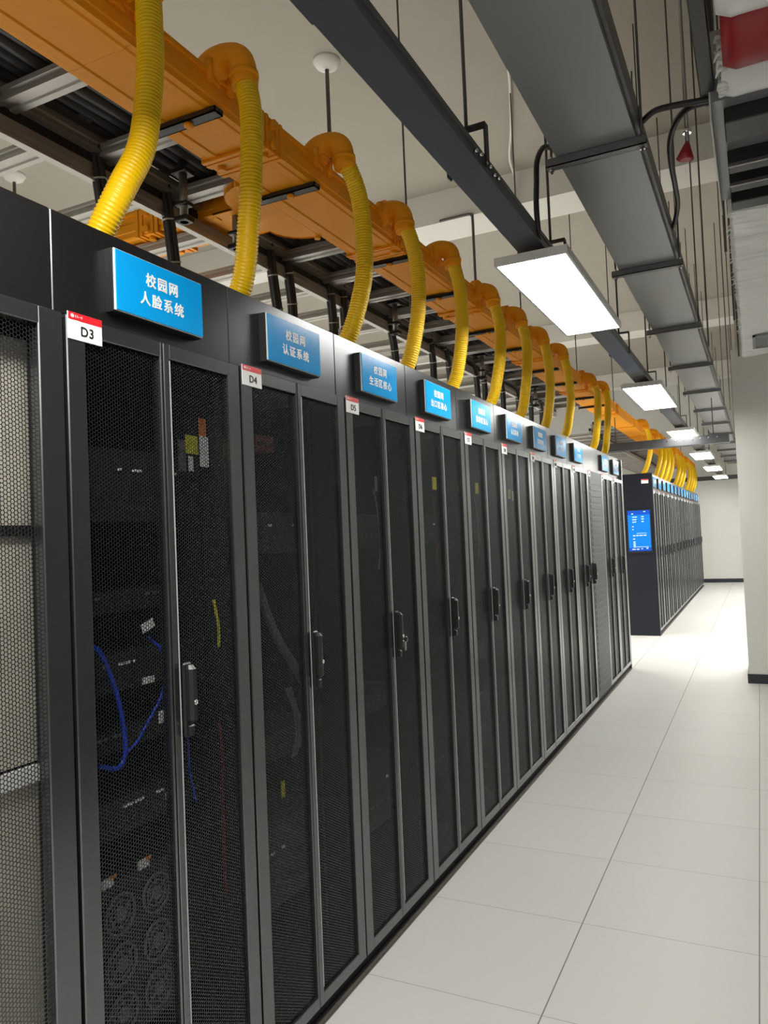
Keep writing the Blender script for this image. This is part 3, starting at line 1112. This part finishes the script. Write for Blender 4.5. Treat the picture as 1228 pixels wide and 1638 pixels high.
for k, ((ya, za), (yb_, zb)) in enumerate(BUN):
    far = ya > 8
    j = k if not far else k - 16
    near_words = ['first from the camera', 'behind the first and second hose', 'just beyond the second hose', 'left one of the pair before the third hose',
                  'right one of the pair before the third hose']
    order = sorted(range(16), key=lambda q: BUN[q][0][0])
    if far:
        lab = 'dark cable bundle dropping behind the end panel of the far row, %s' % ORD[j]
    else:
        lab = 'dark tied cable bundle dropping behind the near headers, %s from the camera' % ORD[order.index(k)]
    sl = (yb_ - ya) / (za - zb)
    t = thing('cable_bundle', (-.77, ya, 2.0), lab, 'cable bundle', 'dropping cable bundles')
    yl = yb_ + sl * .3 - ya
    path = smooth_path([(.10, -.10, 2.93 - 2.0), (.06, -.045, 2.985 - 2.0), (.025, 0, 2.95 - 2.0), (.02, (yb_ - ya) * .5, (za + zb) / 2 - 2.0 - .06), (.0, yb_ - ya, zb - 2.0), (-.06, yl, .25), (-.08, yl + .02, -.01)], 8)
    for q in range(5):
        a = 2 * math.pi * q / 5
        off = Vector((.015 * math.cos(a), .015 * math.sin(a), 0))
        MB().tube([p + off for p in path], .011, 7).build('cable_strand', MAT['cable'], t)
    for q in range(8, len(path) - 6, 7):
        MB().tube([path[q], path[q] + (path[q + 1] - path[q]).normalized() * .006], .0275, 12).build('cable_tie', MAT['tie'], t)

for k, (xx, yy) in enumerate([(-.60, 1.10), (-.60, 1.42), (-.62, 3.0), (-.62, 4.6), (-.62, 6.2)]):
    t = thing('support_post', (xx, yy, 2.70), 'galvanised post between the upper and lower ladder, %s from the camera' % ORD[k], 'post', 'ladder posts')
    MB().tube([(0, 0, 0), (0, 0, .24)], .016, 10).build('tube', MAT['steel'], t)
    for (hw, z0, z1) in ((.03, .0, .02), (.035, .18, .20), (.028, .06, .075)):
        MB().box(-hw, hw, -hw + .005, hw - .005, z0, z1, .003).build('clamp', MAT['strut'], t)

# ceiling hanging pipes with round cover plates
for k, (x, y, lab) in enumerate([(-1.62, 4.08, 'dark hanging pipe with a round ceiling plate above the second hose'),
                                 (-5.28, 4.09, 'hanging pipe with a round ceiling plate far left behind the ladder')]):
    t = thing('hanging_pipe', (x, y, CEIL), lab, 'pipe')
    MB().tube([(0, 0, -.06), (0, 0, -2.6 if k == 0 else -1.2)], .016, 12).build('tube', MAT['rod'], t)
    MB().tube([(0, 0, 0), (0, 0, -.015), (0, 0, -.05), (0, 0, -.075)], [.11, .108, .085, .02], 24).build('cover_plate', MAT['beam'], t)
cable('conduit', [(-.30, 4.4, 5.27), (-.37, 4.888, 5.27), (-.605, 5.737, 5.27), (-.79, 6.3, 5.27), (-.83, 6.6, 5.2), (-.84, 6.65, 5.05), (-.84, 6.66, 4.93)], .012, 'beam',
      'thin pale conduit running along the ceiling to the beam', 'conduit')
cable('conduit', [(-1.72, 6.687, 4.96), (-1.4, 6.687, 4.96), (-1.35, 6.687, 4.94), (-1.34, 6.687, 4.90), (-1.34, 6.687, 4.4), (-1.34, 6.687, 3.2)], .015, 'rod',
      'dark bent conduit hanging down in front of the ceiling beam', 'conduit')

# ------------------------------------------------------------------ equipment behind the near mesh doors
def chassis(loc, h, label, kind='server', w=.43, group='equipment inside the near racks'):
    t = thing(kind, loc, label, kind.replace('_', ' '), group)
    MB().box(-.6, 0, 0, w, 0, h, .002).build('chassis', MAT['chas'], t)
    return t


# D3: fan chassis, switch, labels, cables
t = chassis((-.115, .085, .33), .375, 'black chassis with six round fans low inside the D3 rack', 'fan_server')
for c in range(2):
    for r in range(3):
        yy, zz = .125 + .118 * c, .07 + .115 * r
        f = MB()
        f.ring((.006, yy, zz), (1, 0, 0), .045, .004, 24, 6)
        f.ring((.006, yy, zz), (1, 0, 0), .030, .0022, 20, 5)
        f.tube([(.0, yy, zz), (.010, yy, zz)], .017, 14)
        for q in range(6):
            a = q * math.pi / 3 + .3
            f.tube([(.006, yy + .015 * math.cos(a), zz + .015 * math.sin(a)), (.006, yy + .045 * math.cos(a + .35), zz + .045 * math.sin(a + .35))], .0025, 5)
        f.build('fan', MAT['fan'], t)
for q in (.075, .19):
    MB().box(0, .003, q, q + .036, .373, .395).build('white_label', MAT['white'], t)
    MB().box(.001, .004, q + .023, q + .042, .388, .396).build('orange_label', MAT['ol'], t)
for k, (z, h, lab, kd) in enumerate([(.80, .09, 'flat switch above the fan chassis inside the D3 rack', 'network_switch'), (1.00, .05, 'thin patch panel at mid height inside the D3 rack', 'patch_unit'),
                                     (1.14, .09, 'switch behind the blue cables inside the D3 rack', 'network_switch'), (1.33, .05, 'thin unit above the white tag inside the D3 rack', 'patch_unit'),
                                     (1.55, .18, 'tall dark server in the upper part of the D3 rack', 'server')]):
    t = chassis((-.125, .085, z), h, lab, kd)
    p = MB()
    for q in range(12):
        p.box(0, .003, .03 + .03 * q, .05 + .03 * q, h * .3, h * .3 + .012)
    p.build('ports', MAT['handle'], t)
    for q in range(4):
        yy = random.uniform(.03, .38)
        MB().box(0, .004, yy, yy + random.uniform(.01, .03), h * .7, h * .7 + .006).build('port_label', MAT['fan' if k % 2 else 'white'], t)
cable('patch_cable', [(-.10, .12, 1.27), (-.09, .154, 1.247), (-.09, .197, 1.153), (-.09, .217, 1.068), (-.09, .220, 1.001), (-.09, .196, .975), (-.10, .15, .99)], .006, 'bcable',
      'bright blue patch cable hanging at the left inside the D3 rack', 'cable', 'patch cables inside the racks')
cable('patch_cable', [(-.11, .33, 1.26), (-.09, .355, 1.22), (-.09, .36, 1.16), (-.09, .345, 1.11), (-.09, .30, 1.06), (-.09, .26, 1.02), (-.10, .24, 1.0)], .0035, 'bcable',
      'thin blue patch cable curving in the middle of the D3 rack', 'cable', 'patch cables inside the racks')
cable('patch_cable', [(-.06, .405, 1.03), (-.06, .405, .97), (-.07, .42, .90), (-.07, .44, .82)], .0035, 'bcable',
      'short blue cable below the handle of the D3 rack', 'cable', 'patch cables inside the racks')


def label_tag(loc, w, h, m, label, group='paper labels behind the mesh doors'):
    o = MB().box(-.002, 0, -w / 2, w / 2, -h / 2, h / 2).build('hanging_label', MAT[m])
    o.location = loc
    return tag(o, label, 'label', group)


label_tag((-.085, .488, 1.757), .050, .050, 'yl', 'yellow label behind the upper right door of the D3 rack')
label_tag((-.086, .541, 1.742), .034, .085, 'white', 'white label right of the yellow one inside the D3 rack')
label_tag((-.088, .452, 1.725), .026, .085, 'fan', 'grey label left of the yellow one inside the D3 rack')
label_tag((-.087, .485, 1.705), .016, .040, 'white', 'small white label under the yellow one inside the D3 rack')
label_tag((-.090, .540, 1.81), .030, .05, 'ol', 'orange label high in the D3 rack')
label_tag((-.085, .303, 1.292), .042, .022, 'white', 'small white tilted label in the middle of the D3 rack').rotation_euler = (.35, 0, 0)
label_tag((-.085, .37, 1.62), .03, .05, 'fan', 'grey label at the inner edge of the left door of the D3 rack')
label_tag((-.085, .30, 1.16), .04, .016, 'white', 'white label strip between the blue cables in the D3 rack')
label_tag((-.085, .345, 1.06), .028, .03, 'white', 'white label at the end of the thin blue cable in the D3 rack')
label_tag((-.09, .36, .86), .02, .016, 'white', 'small white label low in the left door of the D3 rack')
cable('patch_cable', [(-.10, .576, 1.33), (-.085, .572, 1.27), (-.085, .575, 1.24), (-.085, .572, 1.20)], .0045, 'yl', 'yellow cable at the right edge inside the D3 rack', 'cable', 'patch cables inside the racks')
cable('patch_cable', [(-.09, .568, .99), (-.085, .572, .9), (-.085, .566, .80), (-.085, .566, .60), (-.085, .568, .52)], .005, 'dred', 'dark red cable at the right edge inside the D3 rack', 'cable', 'patch cables inside the racks')

# D4
t = thing('red_module', (-.10, .80, 1.77), 'dull red module in the upper left of the D4 rack', 'module', 'equipment inside the near racks')
MB().box(-.2, 0, 0, .10, 0, .05, .003).build('module_body', MAT['dred'], t)
MB().box(0, .004, .01, .09, .02, .028).build('module_slot', MAT['handle'], t)
hp = resample([Vector(p) for p in smooth_path([(-.09, .77, 1.36), (-.085, .806, 1.27), (-.085, .87, 1.17), (-.085, .96, 1.07), (-.085, 1.01, 1.0), (-.09, 1.02, .97)], 10)], .004)
tag(MB().tube(hp, [.0135 * (1.06 if q % 2 else .94) for q in range(len(hp))], 10).build('flexible_conduit', MAT['fan']), 'grey ribbed hose slanting behind the left door of the D4 rack', 'hose')
for k in range(4):
    cable('patch_cable', [(-.09, .90 + .01 * k, 1.02), (-.085, .93 + .012 * k, .95 - .01 * k), (-.085, .945 + .016 * k, .87), (-.09, .92 + .008 * k, .80)], .0028, 'fan',
          'grey wire below the handle of the D4 rack, %s of four' % ORD[k], 'cable', 'patch cables inside the racks')
label_tag((-.085, 1.03, 1.71), .03, .06, 'fan', 'grey label in the upper right door of the D4 rack')
label_tag((-.085, 1.00, 1.70), .02, .05, 'white', 'white label in the upper right door of the D4 rack')
label_tag((-.085, .86, .72), .02, .05, 'yl', 'yellow clip low behind the left door of the D4 rack')
for i, (z0, labels) in enumerate([(1.70, 'D5'), (1.73, 'D6'), (1.73, 'fifth'), (1.72, 'sixth')]):
    y = .6 * (i + 2)
    nm = labels + ' rack' if labels.startswith('D') else labels + ' rack of the near row'
    label_tag((-.085, y + .40, z0), .05, .06, 'yl' if i > 0 else 'fan', 'upper label behind the mesh of the ' + nm)
    label_tag((-.085, y + .47, z0 - .01), .02, .06, 'white', 'narrow white label behind the mesh of the ' + nm)
for i in range(1, 9):
    y = .6 * i
    nm = '%s rack' % tags_txt[i] if i < 4 else '%s rack of the near row' % ORD[i]
    for k, (z, h, what) in enumerate(((.35, .26, 'lowest'), (.80, .09, 'middle'), (1.45, .13, 'upper'))):
        t = chassis((-.125, y + .085, z), h, '%s dark server behind the mesh of the %s' % (what, nm))
        p = MB()
        for q in range(8):
            p.box(0, .003, .03 + .045 * q, .06 + .045 * q, h * .3, h * .3 + .014)
        p.build('ports', MAT['handle'], t)
        for q in range(2):
            yy = random.uniform(.03, .38)
            MB().box(0, .004, yy, yy + .015, h * .65, h * .65 + .008).build('port_label', MAT['white'], t)
    if i in (2, 3, 4):
        cable('patch_cable', [(-.09, y + .37, 1.68), (-.085, y + .385, 1.6), (-.085, y + .40, 1.45), (-.085, y + .38, 1.36)], .003, 'fan' if i != 3 else 'dred',
              'loose cable hanging in the upper right of the ' + nm, 'cable', 'patch cables inside the racks')
# key tag hanging from D5 handle
t = thing('key_tag', (.034, 1.5335, 1.105), 'bunch of keys left in the lock of the D5 rack', 'keys')
MB().ring((.004, 0, -.012), (0, 1, 0), .011, .0012, 14, 5).build('key_ring', MAT['chrome'], t)
MB().box(.002, .006, -.005, .007, -.055, -.022, .001).build('key', MAT['steel'], t)

# drop unused prototypes' blank labels
for o in COL.objects:
    if 'label' in o.keys() and not o['label']:
        o['label'] = 'server rack'
